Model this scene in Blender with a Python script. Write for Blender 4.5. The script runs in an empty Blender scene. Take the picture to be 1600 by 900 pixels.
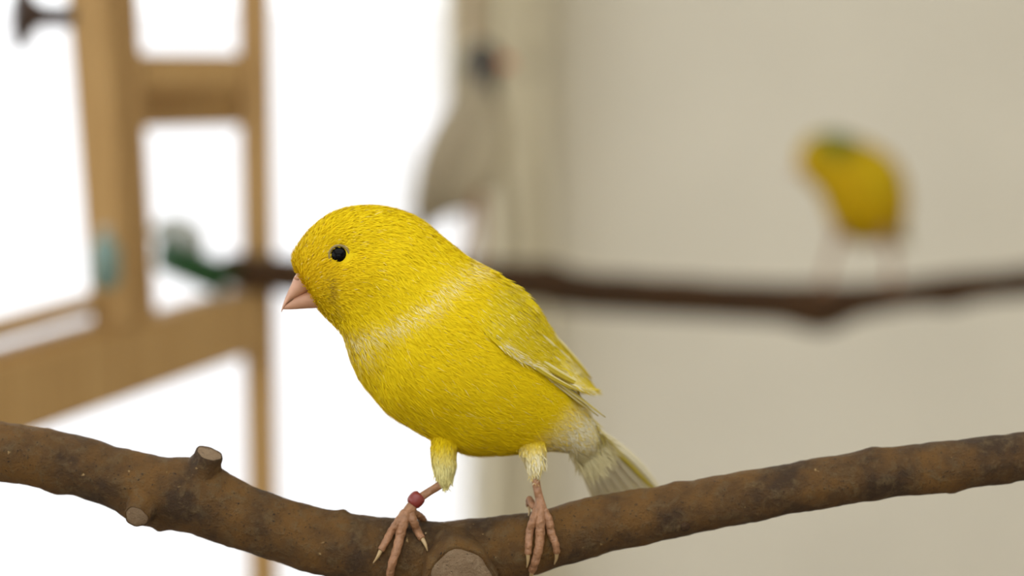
import bpy, bmesh, math, random
import numpy as np
from mathutils import Vector, Matrix, noise
from mathutils.bvhtree import BVHTree

random.seed(7)
rng = np.random.default_rng(7)
scene = bpy.context.scene

# ------------------------------------------------------------------ camera
PITCH = math.radians(9.0)
CAM = np.array([0.0, 0.0, 1.60])
LENS, SENSOR = 85.0, 36.0
FPX = LENS / SENSOR * 1600.0
RIGHT = np.array([1.0, 0.0, 0.0])
FWD = np.array([0.0, math.cos(PITCH), -math.sin(PITCH)])
UP = np.array([0.0, math.sin(PITCH), math.cos(PITCH)])
D0 = 0.77                      # distance of the canary in focus

cam_data = bpy.data.cameras.new('camera')
cam_data.lens = LENS
cam_data.sensor_width = SENSOR
cam_data.clip_start = 0.02
cam_data.dof.use_dof = True
cam_data.dof.focus_distance = D0 - 0.012
cam_data.dof.aperture_fstop = 4.2
cam = bpy.data.objects.new('camera', cam_data)
scene.collection.objects.link(cam)
cam.location = CAM
cam.rotation_euler = (math.pi / 2 - PITCH, 0, 0)
scene.camera = cam

# ------------------------------------------------------------------ sky, light, exposure
world = bpy.data.worlds.new('overcast_sky')
scene.world = world
world.use_nodes = True
bg = world.node_tree.nodes['Background']
bg.inputs['Color'].default_value = (0.95, 0.98, 1.0, 1)
bg.inputs['Strength'].default_value = 2.15

def portal(name, loc, rot, sx, sy):
    ld = bpy.data.lights.new(name, 'AREA')
    ld.shape = 'RECTANGLE'
    ld.size, ld.size_y = sx, sy
    ld.cycles.is_portal = True
    o = bpy.data.objects.new(name, ld)
    scene.collection.objects.link(o)
    o.location, o.rotation_euler = loc, rot
    return o

# room extents and openings (x0, x1, y0, y1, z height)
RX0, RX1, RY0, RY1, RH = -1.9, 2.1, -1.9, 3.2, 2.7
SKY = (-1.2, 1.3, -1.5, 1.0)           # unseen ceiling opening, added to light the room from above
FRW = (-1.3, 0.7, 1.6, 2.4)            # window in the wall behind the viewer
LFW = (-1.2, 2.6, 1.2, 2.4)            # window in the left wall
BKX0, BKX1, BKZ1 = -1.7, -0.035, 2.35  # glazed door in the far wall
portal('added_rooflight_portal_offscreen', ((SKY[0]+SKY[1])/2, (SKY[2]+SKY[3])/2, RH), (0, 0, 0), SKY[1]-SKY[0], SKY[3]-SKY[2])
portal('window_front_portal_offscreen', (-0.3, RY0, 2.0), (math.pi/2, 0, 0), 2.0, 0.8)
portal('window_left_portal_offscreen', (RX0, 0.7, 1.8), (0, -math.pi/2, 0), 1.2, 3.8)
portal('window_back_portal', ((BKX0+BKX1)/2, RY1, BKZ1/2), (-math.pi/2, 0, 0), BKX1-BKX0, BKZ1)

vs = scene.view_settings
vs.view_transform = 'Standard'
vs.look = 'None'
vs.exposure = 0.17
vs.gamma = 1.0
vs.use_curve_mapping = False
scene.cycles.use_denoising = True
scene.cycles.max_bounces = 8
scene.cycles.diffuse_bounces = 5
scene.cycles.transparent_max_bounces = 16

# ------------------------------------------------------------------ helpers
def P(px, py, d):
    """point seen at pixel (px, py) of the 1600x900 frame at depth d"""
    return CAM + FWD * d + RIGHT * ((px - 800.0) / FPX * d) + UP * ((450.0 - py) / FPX * d)

def link(o, parent=None):
    scene.collection.objects.link(o)
    if parent is not None:
        o.parent = parent
    return o

def tag(o, label=None, cat=None, group=None, kind=None):
    if label: o['label'] = label
    if cat: o['category'] = cat
    if group: o['group'] = group
    if kind: o['kind'] = kind
    return o

def thing(name, loc, label, cat, group=None):
    o = bpy.data.objects.new(name, None)
    o.empty_display_size = 0.02
    o.location = loc
    link(o)
    return tag(o, label, cat, group)

def mesh_obj(name, verts, faces, mat, parent=None, smooth=True, colors=None):
    verts = np.asarray(verts, dtype=float)
    if parent is not None:
        base = np.array(parent.location)
        pp = parent.parent
        while pp is not None:
            base = base + np.array(pp.location); pp = pp.parent
        verts = verts - base
    me = bpy.data.meshes.new(name)
    me.from_pydata(verts.tolist(), [], [list(map(int, f)) for f in faces])
    me.update()
    if colors is not None:
        at = me.color_attributes.new('Col', 'FLOAT_COLOR', 'POINT')
        c = np.ones((len(verts), 4), dtype=np.float32)
        c[:, :3] = colors
        at.data.foreach_set('color', c.ravel())
    if smooth:
        me.polygons.foreach_set('use_smooth', [True] * len(me.polygons))
    me.materials.append(mat)
    o = bpy.data.objects.new(name, me)
    return link(o, parent)

def bm_obj(name, bm, mat, parent=None, smooth=False):
    me = bpy.data.meshes.new(name)
    bm.normal_update()
    if parent is not None:
        bmesh.ops.translate(bm, verts=bm.verts, vec=-Vector(parent.location))
    bm.to_mesh(me); bm.free()
    if smooth:
        me.polygons.foreach_set('use_smooth', [True] * len(me.polygons))
    me.materials.append(mat)
    return link(bpy.data.objects.new(name, me), parent)

def add_box(bm, lo, hi):
    vs_ = [bm.verts.new((x, y, z)) for x in (lo[0], hi[0]) for y in (lo[1], hi[1]) for z in (lo[2], hi[2])]
    for f in ((0,1,3,2), (4,6,7,5), (0,4,5,1), (2,3,7,6), (0,2,6,4), (1,5,7,3)):
        bm.faces.new([vs_[i] for i in f])

def beam(name, p0, p1, w, h, mat, parent, bevel=0.0018, side=None):
    """squared timber from p0 to p1, w across, h along the other axis"""
    p0, p1 = Vector(p0), Vector(p1)
    z = (p1 - p0).normalized()
    ref = Vector(side) if side is not None else (Vector((0, 0, 1)) if abs(z.z) < 0.8 else Vector((1, 0, 0)))
    x = ref.cross(z).normalized()
    y = z.cross(x).normalized()
    L = (p1 - p0).length
    bm = bmesh.new()
    add_box(bm, (-w/2, -h/2, 0), (w/2, h/2, L))
    bmesh.ops.bevel(bm, geom=bm.edges[:], offset=bevel, segments=2, affect='EDGES')
    M = Matrix((x, y, z)).transposed().to_4x4()
    M.translation = p0
    bmesh.ops.transform(bm, matrix=M, verts=bm.verts)
    bmesh.ops.recalc_face_normals(bm, faces=bm.faces)
    return bm_obj(name, bm, mat, parent)

def catmull(keys, n):
    """smooth interpolation of key rows, n samples"""
    K = np.asarray(keys, dtype=float)
    m = len(K)
    out = []
    for t in np.linspace(0, m - 1 - 1e-9, n):
        i = int(t); f = t - i
        p0, p1, p2, p3 = K[max(i-1, 0)], K[i], K[min(i+1, m-1)], K[min(i+2, m-1)]
        out.append(0.5 * (2*p1 + (p2-p0)*f + (2*p0-5*p1+4*p2-p3)*f*f + (3*p1-p0-3*p2+p3)*f**3))
    return np.array(out)

def px_points(px, py, dz, d0):
    k = d0 / FPX
    d = d0 + np.asarray(dz) * k
    px, py = np.asarray(px), np.asarray(py)
    return (CAM + FWD * d[..., None] + RIGHT * (((px - 800.0) / FPX * d)[..., None])
            + UP * (((450.0 - py) / FPX * d)[..., None]))

def loft(keys, d0, nu, nv):
    """closed rings; each key is Tx, Ty, Bx, By, half depth, depth offset"""
    S = catmull(keys, nu)
    th = np.linspace(0, 2*math.pi, nv, endpoint=False)
    c, s = np.cos(th), np.sin(th)
    cx, cy = (S[:, 0]+S[:, 2])/2, (S[:, 1]+S[:, 3])/2
    ax, ay = (S[:, 0]-S[:, 2])/2, (S[:, 1]-S[:, 3])/2
    px = cx[:, None] + ax[:, None]*c
    py = cy[:, None] + ay[:, None]*c
    dz = S[:, 5][:, None] + np.maximum(S[:, 4], 0.2)[:, None]*s
    return px, py, dz

def grid_faces(nu, nv, closed=True, caps=True):
    F = []
    for i in range(nu-1):
        for j in range(nv if closed else nv-1):
            j2 = (j+1) % nv
            F.append((i*nv+j, i*nv+j2, (i+1)*nv+j2, (i+1)*nv+j))
    if caps and closed:
        F.append(tuple(range(nv-1, -1, -1)))
        F.append(tuple((nu-1)*nv+j for j in range(nv)))
    return F

def fix_normals(o):
    bm = bmesh.new(); bm.from_mesh(o.data)
    bmesh.ops.recalc_face_normals(bm, faces=bm.faces)
    bm.to_mesh(o.data); bm.free()

def tube(points, radii, nseg=14, wobble=0.0, wscale=60.0, flat=None):
    """tube around a polyline of world points -> verts, faces (round caps)"""
    pts = [Vector(p) for p in points]
    n = len(pts)
    tang = [(pts[min(i+1, n-1)] - pts[max(i-1, 0)]).normalized() for i in range(n)]
    ref = Vector(FWD)
    if abs(tang[0].dot(ref)) > 0.9: ref = Vector((0, 0, 1))
    V, F = [], []
    for i in range(n):
        x = (ref - tang[i]*ref.dot(tang[i])).normalized()
        y = tang[i].cross(x)
        for j in range(nseg):
            a = 2*math.pi*j/nseg
            r = radii[i]
            dr = x*math.cos(a) + y*math.sin(a)
            q = pts[i] + dr*r
            if wobble:
                q = q + dr*(wobble*noise.noise(q*wscale) + wobble*0.5*noise.noise(q*wscale*3.1))
            V.append(q)
    F = grid_faces(n, nseg, True, True)
    return [tuple(v) for v in V], F

def smooth_path(keys, n):
    return catmull(keys, n)

def bvh_of(o):
    base = Vector((0, 0, 0)); q = o.parent
    while q is not None:
        base += Vector(q.location); q = q.parent
    me = o.data
    return BVHTree.FromPolygons([v.co + base for v in me.vertices], [p.vertices[:] for p in me.polygons])

def front_dz(bvh, px, py, d0, default=0.0, back=False):
    """depth offset (pixel units) of the first surface seen at a pixel"""
    o = Vector(CAM); q = Vector(P(px, py, d0)); dr = (q - o).normalized()
    if back:
        o = o + dr*(q-o).length*1.6; dr = -dr
    hit = bvh.ray_cast(o, dr)
    if hit[0] is None: return default
    d = (np.array(hit[0]) - CAM) @ FWD
    return (d - d0)/(d0/FPX)

# ------------------------------------------------------------------ materials
def new_mat(name):
    m = bpy.data.materials.new(name)
    m.use_nodes = True
    nt = m.node_tree
    return m, nt, nt.nodes['Principled BSDF']

def plain(name, col, rough=0.5, noise_scale=0, amt=0.08, bump=0.0, **kw):
    m, nt, b = new_mat(name)
    b.inputs['Base Color'].default_value = (*col, 1)
    b.inputs['Roughness'].default_value = rough
    for k, v in kw.items():
        b.inputs[k].default_value = v
    if noise_scale:
        tc = nt.nodes.new('ShaderNodeTexCoord')
        nz = nt.nodes.new('ShaderNodeTexNoise'); nz.inputs['Scale'].default_value = noise_scale
        nz.inputs['Detail'].default_value = 4
        nt.links.new(tc.outputs['Object'], nz.inputs['Vector'])
        r = nt.nodes.new('ShaderNodeValToRGB')
        r.color_ramp.elements[0].position, r.color_ramp.elements[1].position = 0.3, 0.7
        r.color_ramp.elements[0].color = (*[c*(1-amt) for c in col], 1)
        r.color_ramp.elements[1].color = (*[min(1, c*(1+amt)) for c in col], 1)
        nt.links.new(nz.outputs['Fac'], r.inputs['Fac'])
        nt.links.new(r.outputs['Color'], b.inputs['Base Color'])
        if bump:
            bp = nt.nodes.new('ShaderNodeBump'); bp.inputs['Strength'].default_value = bump
            bp.inputs['Distance'].default_value = 0.002
            nt.links.new(nz.outputs['Fac'], bp.inputs['Height'])
            nt.links.new(bp.outputs['Normal'], b.inputs['Normal'])
    return m

def pine_mat():
    m, nt, b = new_mat('pine')
    tc = nt.nodes.new('ShaderNodeTexCoord')
    mp = nt.nodes.new('ShaderNodeMapping'); mp.inputs['Scale'].default_value = (60, 60, 4)
    nz = nt.nodes.new('ShaderNodeTexNoise'); nz.inputs['Scale'].default_value = 2.0
    nz.inputs['Detail'].default_value = 5; nz.inputs['Distortion'].default_value = 1.2
    r = nt.nodes.new('ShaderNodeValToRGB')
    r.color_ramp.elements[0].position, r.color_ramp.elements[1].position = 0.3, 0.75
    r.color_ramp.elements[0].color = (0.36, 0.20, 0.06, 1)
    r.color_ramp.elements[1].color = (0.50, 0.31, 0.115, 1)
    nt.links.new(tc.outputs['Object'], mp.inputs['Vector']); nt.links.new(mp.outputs['Vector'], nz.inputs['Vector'])
    nt.links.new(nz.outputs['Fac'], r.inputs['Fac']); nt.links.new(r.outputs['Color'], b.inputs['Base Color'])
    b.inputs['Roughness'].default_value = 0.55
    return m

def bark_mat(name, dark, warm, grey, scale=1.0):
    m, nt, b = new_mat(name)
    N, L = nt.nodes.new, nt.links.new
    tc = N('ShaderNodeTexCoord')
    def nz(s, det, rough=0.6, dist=0.0):
        n = N('ShaderNodeTexNoise'); n.inputs['Scale'].default_value = s*scale
        n.inputs['Detail'].default_value = det; n.inputs['Roughness'].default_value = rough
        n.inputs['Distortion'].default_value = dist
        L(tc.outputs['Object'], n.inputs['Vector']); return n
    def ramp(src, a, b_, ca=(0,0,0,1), cb=(1,1,1,1)):
        r = N('ShaderNodeValToRGB'); r.color_ramp.elements[0].position = a; r.color_ramp.elements[1].position = b_
        r.color_ramp.elements[0].color = ca; r.color_ramp.elements[1].color = cb
        L(src, r.inputs['Fac']); return r
    def mix(f, a, b_):
        x = N('ShaderNodeMix'); x.data_type = 'RGBA'
        L(f, x.inputs['Factor'])
        for s, i in ((a, 6), (b_, 7)):
            if isinstance(s, tuple): x.inputs[i].default_value = s
            else: L(s, x.inputs[i])
        return x.outputs[2]
    big, mid, fine, speck = nz(55, 4), nz(260, 5, 0.7, 0.4), nz(900, 5, 0.75), nz(430, 3, 0.5)
    c = mix(ramp(big.outputs['Fac'], 0.38, 0.62).outputs['Color'], (*dark, 1), (*warm, 1))
    c = mix(ramp(mid.outputs['Fac'], 0.50, 0.74).outputs['Color'], c, (*grey, 1))
    c = mix(ramp(fine.outputs['Fac'], 0.62, 0.34).outputs['Color'], c, tuple(x*0.42 for x in dark)+(1,))
    c = mix(ramp(speck.outputs['Fac'], 0.71, 0.77).outputs['Color'], c, tuple(min(1, x*2.6) for x in grey)+(1,))
    L(c, b.inputs['Base Color'])
    b.inputs['Roughness'].default_value = 0.62
    b.inputs['Specular IOR Level'].default_value = 0.35
    ad = N('ShaderNodeMath'); ad.operation = 'MULTIPLY_ADD'; ad.inputs[1].default_value = 0.6
    L(fine.outputs['Fac'], ad.inputs[0]); L(mid.outputs['Fac'], ad.inputs[2])
    bp = N('ShaderNodeBump'); bp.inputs['Strength'].default_value = 0.9; bp.inputs['Distance'].default_value = 0.0016
    L(ad.outputs[0], bp.inputs['Height']); L(bp.outputs['Normal'], b.inputs['Normal'])
    return m

def feather_mat(name, trans=0.25, rough=0.6):
    m, nt, b = new_mat(name)
    at = nt.nodes.new('ShaderNodeAttribute'); at.attribute_name = 'Col'
    b.inputs['Roughness'].default_value = rough
    b.inputs['Specular IOR Level'].default_value = 0.1
    nt.links.new(at.outputs['Color'], b.inputs['Base Color'])
    if trans:
        tr = nt.nodes.new('ShaderNodeBsdfTranslucent')
        nt.links.new(at.outputs['Color'], tr.inputs['Color'])
        mx = nt.nodes.new('ShaderNodeMixShader'); mx.inputs[0].default_value = trans
        out = nt.nodes['Material Output']
        nt.links.new(b.outputs[0], mx.inputs[1]); nt.links.new(tr.outputs[0], mx.inputs[2])
        nt.links.new(mx.outputs[0], out.inputs['Surface'])
    return m

def glass_mat():
    m, nt, b = new_mat('window_glass')
    tr = nt.nodes.new('ShaderNodeBsdfTransparent')
    gl = nt.nodes.new('ShaderNodeBsdfGlossy'); gl.inputs['Roughness'].default_value = 0.02
    mx = nt.nodes.new('ShaderNodeMixShader'); mx.inputs[0].default_value = 0.05
    nt.links.new(tr.outputs[0], mx.inputs[1]); nt.links.new(gl.outputs[0], mx.inputs[2])
    nt.links.new(mx.outputs[0], nt.nodes['Material Output'].inputs['Surface'])
    return m

M_WALL = plain('cream_wall_paint', (0.86, 0.81, 0.69), 0.85, 6, 0.03)
M_FLOOR = plain('floor_tile', (0.22, 0.17, 0.12), 0.5, 12, 0.1)
M_CEIL = plain('ceiling_paint', (0.85, 0.85, 0.82), 0.9)
M_TRIM = plain('white_gloss_trim', (0.85, 0.85, 0.84), 0.4)
M_TERR = plain('terrace_paving', (0.62, 0.60, 0.60), 0.9, 5, 0.04)
M_CURT = plain('beige_curtain_cloth', (0.72, 0.65, 0.48), 0.9, 300, 0.08, **{'Sheen Weight': 0.2})
M_PINE = pine_mat()
M_KNOB = plain('dark_stained_wood', (0.05, 0.028, 0.022), 0.35, 40, 0.2)
M_BARK = bark_mat('bark', (0.045, 0.021, 0.005), (0.14, 0.064, 0.010), (0.13, 0.084, 0.034))
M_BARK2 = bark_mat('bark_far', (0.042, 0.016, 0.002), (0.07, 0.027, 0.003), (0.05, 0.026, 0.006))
M_CUT = bark_mat('sawn_end', (0.22, 0.14, 0.075), (0.30, 0.20, 0.115), (0.36, 0.26, 0.16), 1.3)
M_FEATH = feather_mat('feather', 0.18)
M_VANE = feather_mat('feather_vane', 0.25)
M_SKIN = plain('pink_leg_skin', (0.29, 0.14, 0.066), 0.5, 500, 0.2, 0.6)
M_BILL = plain('pink_bill_horn', (0.50, 0.265, 0.165), 0.42, 300, 0.08, **{'Subsurface Weight': 0.1, 'Subsurface Radius': (0.002, 0.001, 0.0006)})
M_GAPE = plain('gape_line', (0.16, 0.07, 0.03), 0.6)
M_CLAW = plain('claw_horn', (0.42, 0.29, 0.14), 0.4)
M_EYE = plain('black_eye', (0.003, 0.0025, 0.0025), 0.12, **{'Specular IOR Level': 0.08})
M_LID = plain('eye_ring', (0.24, 0.17, 0.05), 0.6)
M_BAND = plain('red_leg_ring', (0.20, 0.028, 0.022), 0.35)
M_ORANGE = plain('orange_bill', (0.62, 0.17, 0.05), 0.4)
M_GREEN = plain('green_plastic', (0.006, 0.055, 0.012), 0.4)
M_HOOD = plain('grey_plastic', (0.36, 0.37, 0.33), 0.4)
M_TEAL = plain('teal_plastic', (0.15, 0.23, 0.20), 0.35)
M_GLASS = glass_mat()

# ------------------------------------------------------------------ room shell
def struct(name, bm, mat):
    return tag(bm_obj(name, bm, mat), kind='structure')

T = 0.12
def holed(axis, lo, hi, h0, h1, hole):
    """wall slab with a rectangular hole; axis is its thin axis; lo/hi box, hole in the other two axes"""
    a, b = [i for i in range(3) if i != axis]
    bm = bmesh.new()
    (a0, a1, b0, b1) = hole
    for (u0, u1, v0, v1) in ((lo[a], a0, lo[b], hi[b]), (a1, hi[a], lo[b], hi[b]), (a0, a1, lo[b], b0), (a0, a1, b1, hi[b])):
        if u1-u0 < 1e-4 or v1-v0 < 1e-4: continue
        l, h = [0]*3, [0]*3
        l[axis], h[axis] = h0, h1
        l[a], h[a], l[b], h[b] = u0, u1, v0, v1
        add_box(bm, l, h)
    return bm

bm = bmesh.new(); add_box(bm, (RX0-T, RY0-T, -0.1), (RX1+T, RY1+T, 0)); struct('floor', bm, M_FLOOR)
struct('ceiling', holed(2, (RX0-T, RY0-T, 0), (RX1+T, RY1+T, 0), RH, RH+T, SKY), M_CEIL)
struct('wall_back', holed(1, (RX0-T, 0, 0), (RX1+T, 0, RH), RY1, RY1+T, (BKX0, BKX1, 0, BKZ1)), M_WALL)
struct('wall_front', holed(1, (RX0-T, 0, 0), (RX1+T, 0, RH), RY0-T, RY0, FRW), M_WALL)
struct('wall_left', holed(0, (0, RY0, 0), (0, RY1, RH), RX0-T, RX0, LFW), M_WALL)
bm = bmesh.new(); add_box(bm, (RX1, RY0, 0), (RX1+T, RY1, RH)); struct('wall_right', bm, M_WALL)
bm = bmesh.new(); add_box(bm, (BKX1+0.02, RY1-0.015, 0), (RX1, RY1, 0.09)); struct('baseboard_back', bm, M_TRIM)
bm = bmesh.new(); add_box(bm, (-30, RY1+T, -0.12), (30, 45, -0.04)); struct('terrace_ground', bm, M_TERR)

# glazed door in the far wall: frame, mullion, panes
win = bpy.data.objects.new('window_1', None); win.location = ((BKX0+BKX1)/2, RY1+0.06, 0); link(win)
tag(win, kind='structure')
bm = bmesh.new()
add_box(bm, (BKX0, RY1+0.03, 0), (BKX0+0.05, RY1+0.09, BKZ1))
add_box(bm, (BKX1-0.035, RY1+0.03, 0), (BKX1, RY1+0.09, BKZ1))
add_box(bm, (BKX0, RY1+0.03, BKZ1-0.06), (BKX1, RY1+0.09, BKZ1))
add_box(bm, (BKX0, RY1+0.03, 0), (BKX1, RY1+0.09, 0.08))
bm_obj('window_frame', bm, M_TRIM, win)
xm = P(615, 100, 3.2)[0]
bm = bmesh.new(); add_box(bm, (xm-0.008, RY1+0.035, 0.08), (xm+0.008, RY1+0.085, BKZ1-0.06)); bm_obj('mullion', bm, M_TRIM, win)
for (xa, xb) in ((BKX0+0.05, xm-0.008), (xm+0.008, BKX1-0.035)):
    bm = bmesh.new(); add_box(bm, (xa, RY1+0.057, 0.08), (xb, RY1+0.063, BKZ1-0.06)); bm_obj('pane', bm, M_GLASS, win)

# curtain gathered at the right side of the glazed door, pulled back below
cur = None
ys = RY1 - 0.09
rows = []
for py, xl in ((-420, 690), (0, 690), (100, 690), (180, 693), (240, 715), (300, 738), (400, 744), (700, 738), (900, 735), (1300, 735)):
    rows.append((P(0, py, 3.18)[2], P(xl, py, 3.18)[0]))
rows[0] = (2.42, rows[0][1]); rows[-1] = (0.06, rows[-1][1])
R = catmull(rows, 40)
nv = 60
xr = P(872, 450, 3.18)[0]
V = []
for (z, xl) in R:
    for j in range(nv):
        v = j/(nv-1)
        V.append((xl + (xr-xl)*v, ys + 0.016*math.sin(v*2*math.pi*3.4+0.6) + 0.004*math.sin(v*31+z*3), z))
cur = mesh_obj('curtain', V, grid_faces(40, nv, False), M_CURT)
md = cur.modifiers.new('cloth', 'SOLIDIFY'); md.thickness = 0.003
tag(cur, 'beige curtain gathered beside the bright glazed door', 'curtain')
rod = thing('curtain_rod', (xr, ys, 2.44), 'pale wooden curtain rod above the glazed door', 'curtain rod')
v_, f_ = tube([(BKX0-0.1, ys, 2.44), (xr+0.05, ys, 2.44)], [0.012]*2, 12)
mesh_obj('rod', v_, f_, M_PINE, rod)
for x in (BKX0-0.06, xr+0.02):
    v_, f_ = tube([(x, ys, 2.44), (x, RY1+0.001, 2.44)], [0.007]*2, 10); mesh_obj('bracket', v_, f_, M_PINE, rod)

# ------------------------------------------------------------------ aviary timber frame
DP = 1.45                      # distance of the corner post
pa = P(405, 492, DP)
fr = thing('aviary_frame', (pa[0], pa[1], 0.0),
           'light pine aviary frame of squared posts and rails in front of the bright window', 'aviary frame')
rz = pa[2]
pb = P(0, 624, 1.203)
dirr = (pb-pa); dirr[2] = 0; dn = dirr/np.linalg.norm(dirr)
far_end = pb + dn*0.22
# corner post, floor to top
beam('post', (pa[0], pa[1], 0.0), (pa[0], pa[1], 2.25), 0.0185, 0.0185, M_PINE, fr, side=RIGHT)
# broad rail
beam('rail', (pa[0]+dn[0]*0.008, pa[1]+dn[1]*0.008, rz), (far_end[0], far_end[1], rz), 0.020, 0.038, M_PINE, fr)
beam('post', (far_end[0], far_end[1], 0.0), (far_end[0], far_end[1], 2.25), 0.024, 0.024, M_PINE, fr, side=RIGHT)
# upper posts standing on the broad rail (door stile and its jamb)
q0, q1 = P(182, 508, 1.305), P(143, -20, 1.277)
beam('stile', q0, q0 + (q1-q0)*4.2, 0.0275, 0.022, M_PINE, fr, side=RIGHT)
q0, q1 = P(214, 508, 1.33), P(183, -20, 1.302)
beam('post', q0, q0 + (q1-q0)*4.2, 0.018, 0.02, M_PINE, fr, side=RIGHT)
# thin bottom rail of the door leaf, running left from the stile
t0 = P(165, 468, 1.30)
beam('door_rail', t0, t0 + dn*0.33, 0.014, 0.0088, M_PINE, fr)
pz2 = P(165, 512, 1.302)
beam('rail_strip', pz2, pz2 + dn*0.33, 0.014, 0.0092, M_PINE, fr)
# cross bars between the posts: a proud upper batten and a lower one set back
beam('crossbar', P(195, 112, 1.345), P(364, 111, 1.40), 0.018, 0.020, M_PINE, fr)
beam('crossbar', P(200, 166, 1.375), P(380, 163, 1.44), 0.010, 0.0255, M_PINE, fr)
beam('top_rail', (pa[0], pa[1], 2.262), (far_end[0], far_end[1], 2.262), 0.024, 0.024, M_PINE, fr)
# knob on the stile: turned plate on a stem
def lathe(name, prof, origin, axis, mat, parent, n=24):
    axis = Vector(axis).normalized()
    ref = Vector((0, 0, 1)) if abs(axis.z) < 0.9 else Vector((1, 0, 0))
    x = ref.cross(axis).normalized(); y = axis.cross(x)
    V = []
    for (h, r) in prof:
        for j in range(n):
            a = 2*math.pi*j/n
            V.append(tuple(Vector(origin) + axis*h + x*(r*math.cos(a)) + y*(r*math.sin(a))))
    o = mesh_obj(name, V, grid_faces(len(prof), n), mat, parent)
    fix_normals(o); return o
kp = P(118, 26, 1.27)
ax = np.array([-1.0, -0.12, 0.05])
u = 1.27/FPX
lathe('knob', [(0, 17*u), (18*u, 17*u), (48*u, 17*u), (60*u, 23*u), (68*u, 36*u), (74*u, 50*u), (82*u, 57*u), (90*u, 55*u), (94*u, 40*u), (99*u, 22*u), (101*u, 4*u)], kp, ax, M_KNOB, fr)['label'] = 'dark brown turned knob'

# ------------------------------------------------------------------ branches
def branch_mesh(keys, d0, nu, nseg, wob, bumps=()):
    """keys: px, py, radius px, depth offset"""
    S = catmull(keys, nu)
    pts = px_points(S[:, 0], S[:, 1], S[:, 3], d0)
    k = d0/FPX
    rad = S[:, 2]*k
    V, F = tube(pts, rad, nseg, wob*k, 1/(38*k))
    V = np.array(V)
    for (bx, by, bdz, sig, amp) in bumps:            # swellings and knots
        c = px_points(np.array(bx), np.array(by), np.array(bdz), d0)
        i = np.repeat(np.arange(nu), nseg)
        ctr = pts[i]
        dv = V - ctr
        dv /= np.linalg.norm(dv, axis=1)[:, None] + 1e-9
        w = np.exp(-((V-c)**2).sum(1)/(2*(sig*k)**2))
        V = V + dv*(amp*k*w)[:, None]
    return V, F

BK = D0/FPX
BDZ = 44.0
b1 = thing('perch_branch', P(700, 860, D0), 'mottled brown bark perch branch with sawn stubs, the yellow canary gripping it', 'branch')
keys = [(-420, 628, 47, BDZ+10), (-250, 664, 47, BDZ+10), (-120, 690, 47, BDZ+8), (0, 706, 46.5, BDZ), (90, 720, 47, BDZ), (180, 745, 48, BDZ), (255, 768, 52, BDZ),
        (330, 792, 51, BDZ), (400, 815, 50, BDZ), (470, 838, 51, BDZ), (545, 855, 54, BDZ), (620, 867, 57, BDZ),
        (690, 872, 57, BDZ), (755, 865, 55, BDZ), (820, 852, 50, BDZ), (880, 837, 46.5, BDZ), (950, 818, 44.5, BDZ),
        (1060, 797, 42.5, BDZ), (1200, 770, 41, BDZ), (1350, 744, 40, BDZ), (1480, 728, 40, BDZ), (1600, 713, 38.5, BDZ),
        (1720, 700, 38, BDZ), (1900, 682, 37, BDZ), (2080, 670, 36, BDZ)]
bumps = [(316, 736, BDZ-6, 34, 17), (222, 798, BDZ-14, 28, 12), (715, 880, BDZ-57, 60, 3), (535, 801, BDZ-10, 7, 6),
         (1055, 757, BDZ, 12, 4), (1364, 706, BDZ, 14, 4), (1492, 768, BDZ, 10, 4), (85, 766, BDZ, 14, 5), (1070, 822, BDZ-30, 14, 4),
         (395, 770, BDZ-40, 30, 4), (900, 790, BDZ-20, 30, 3), (250, 826, BDZ, 7, 7)]
V, F = branch_mesh(keys, D0, 420, 56, 2.6, bumps)
bark = mesh_obj('bark', V, F, M_BARK, b1)
bvh_branch = bvh_of(bark)

def stub(p_base, p_tip, r0, r1, parent, mat_side=M_BARK, mat_cut=M_CUT, oval=1.0):
    """sawn side shoot: flaring bark collar and a pale, slightly dished end"""
    a, b = Vector(p_base), Vector(p_tip)
    ax_ = (b-a).normalized(); L = (b-a).length
    ref = Vector(UP); x = (ref - ax_*ref.dot(ax_)).normalized(); y = ax_.cross(x)
    def ring(h, r, n=32):
        out = []
        for j in range(n):
            t = 2*math.pi*j/n
            rr = r*(1+0.05*math.sin(3*t+1)+0.03*math.sin(7*t))
            out.append(tuple(a + ax_*h + x*(rr*math.cos(t)) + y*(rr*oval*math.sin(t))))
        return out
    V = []
    prof = [(0, r0*1.12), (0.35*L, r0*1.03), (0.7*L, r1*1.05), (0.93*L, r1*1.03), (1.0*L, r1*0.95), (0.98*L, r1*0.88)]
    for h, r in prof: V += ring(h, r)
    mesh_obj('stub', V, grid_faces(len(prof), 32, True, False), mat_side, parent)
    V = []
    for h, r in [(0.96*L, r1*0.92), (0.985*L, r1*0.85), (0.99*L, r1*0.5), (0.99*L, r1*0.04)]: V += ring(h, r)
    o = mesh_obj('sawn_end', V, grid_faces(4, 32, True, True), mat_cut, parent)
    fix_normals(o)
    o['label'] = 'pale sawn end of a side shoot'
def Bp(px, py, dz): return P(px, py, D0 + dz*BK)
stub(Bp(314, 745, BDZ-12), Bp(327, 708, BDZ-28), 29*BK, 22*BK, b1)
stub(Bp(228, 780, BDZ-25), Bp(213, 808, BDZ-64), 28*BK, 20*BK, b1)
stub(Bp(713, 886, BDZ-24), Bp(719, 907, BDZ-76), 58*BK, 56*BK, b1)
# small bark scar on the right arm
v_, f_ = tube([Bp(1070, 822, BDZ-36), Bp(1071, 823, BDZ-43)], [9*BK, 5*BK], 10); mesh_obj('scar', v_, f_, M_BARK2, b1)

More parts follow.
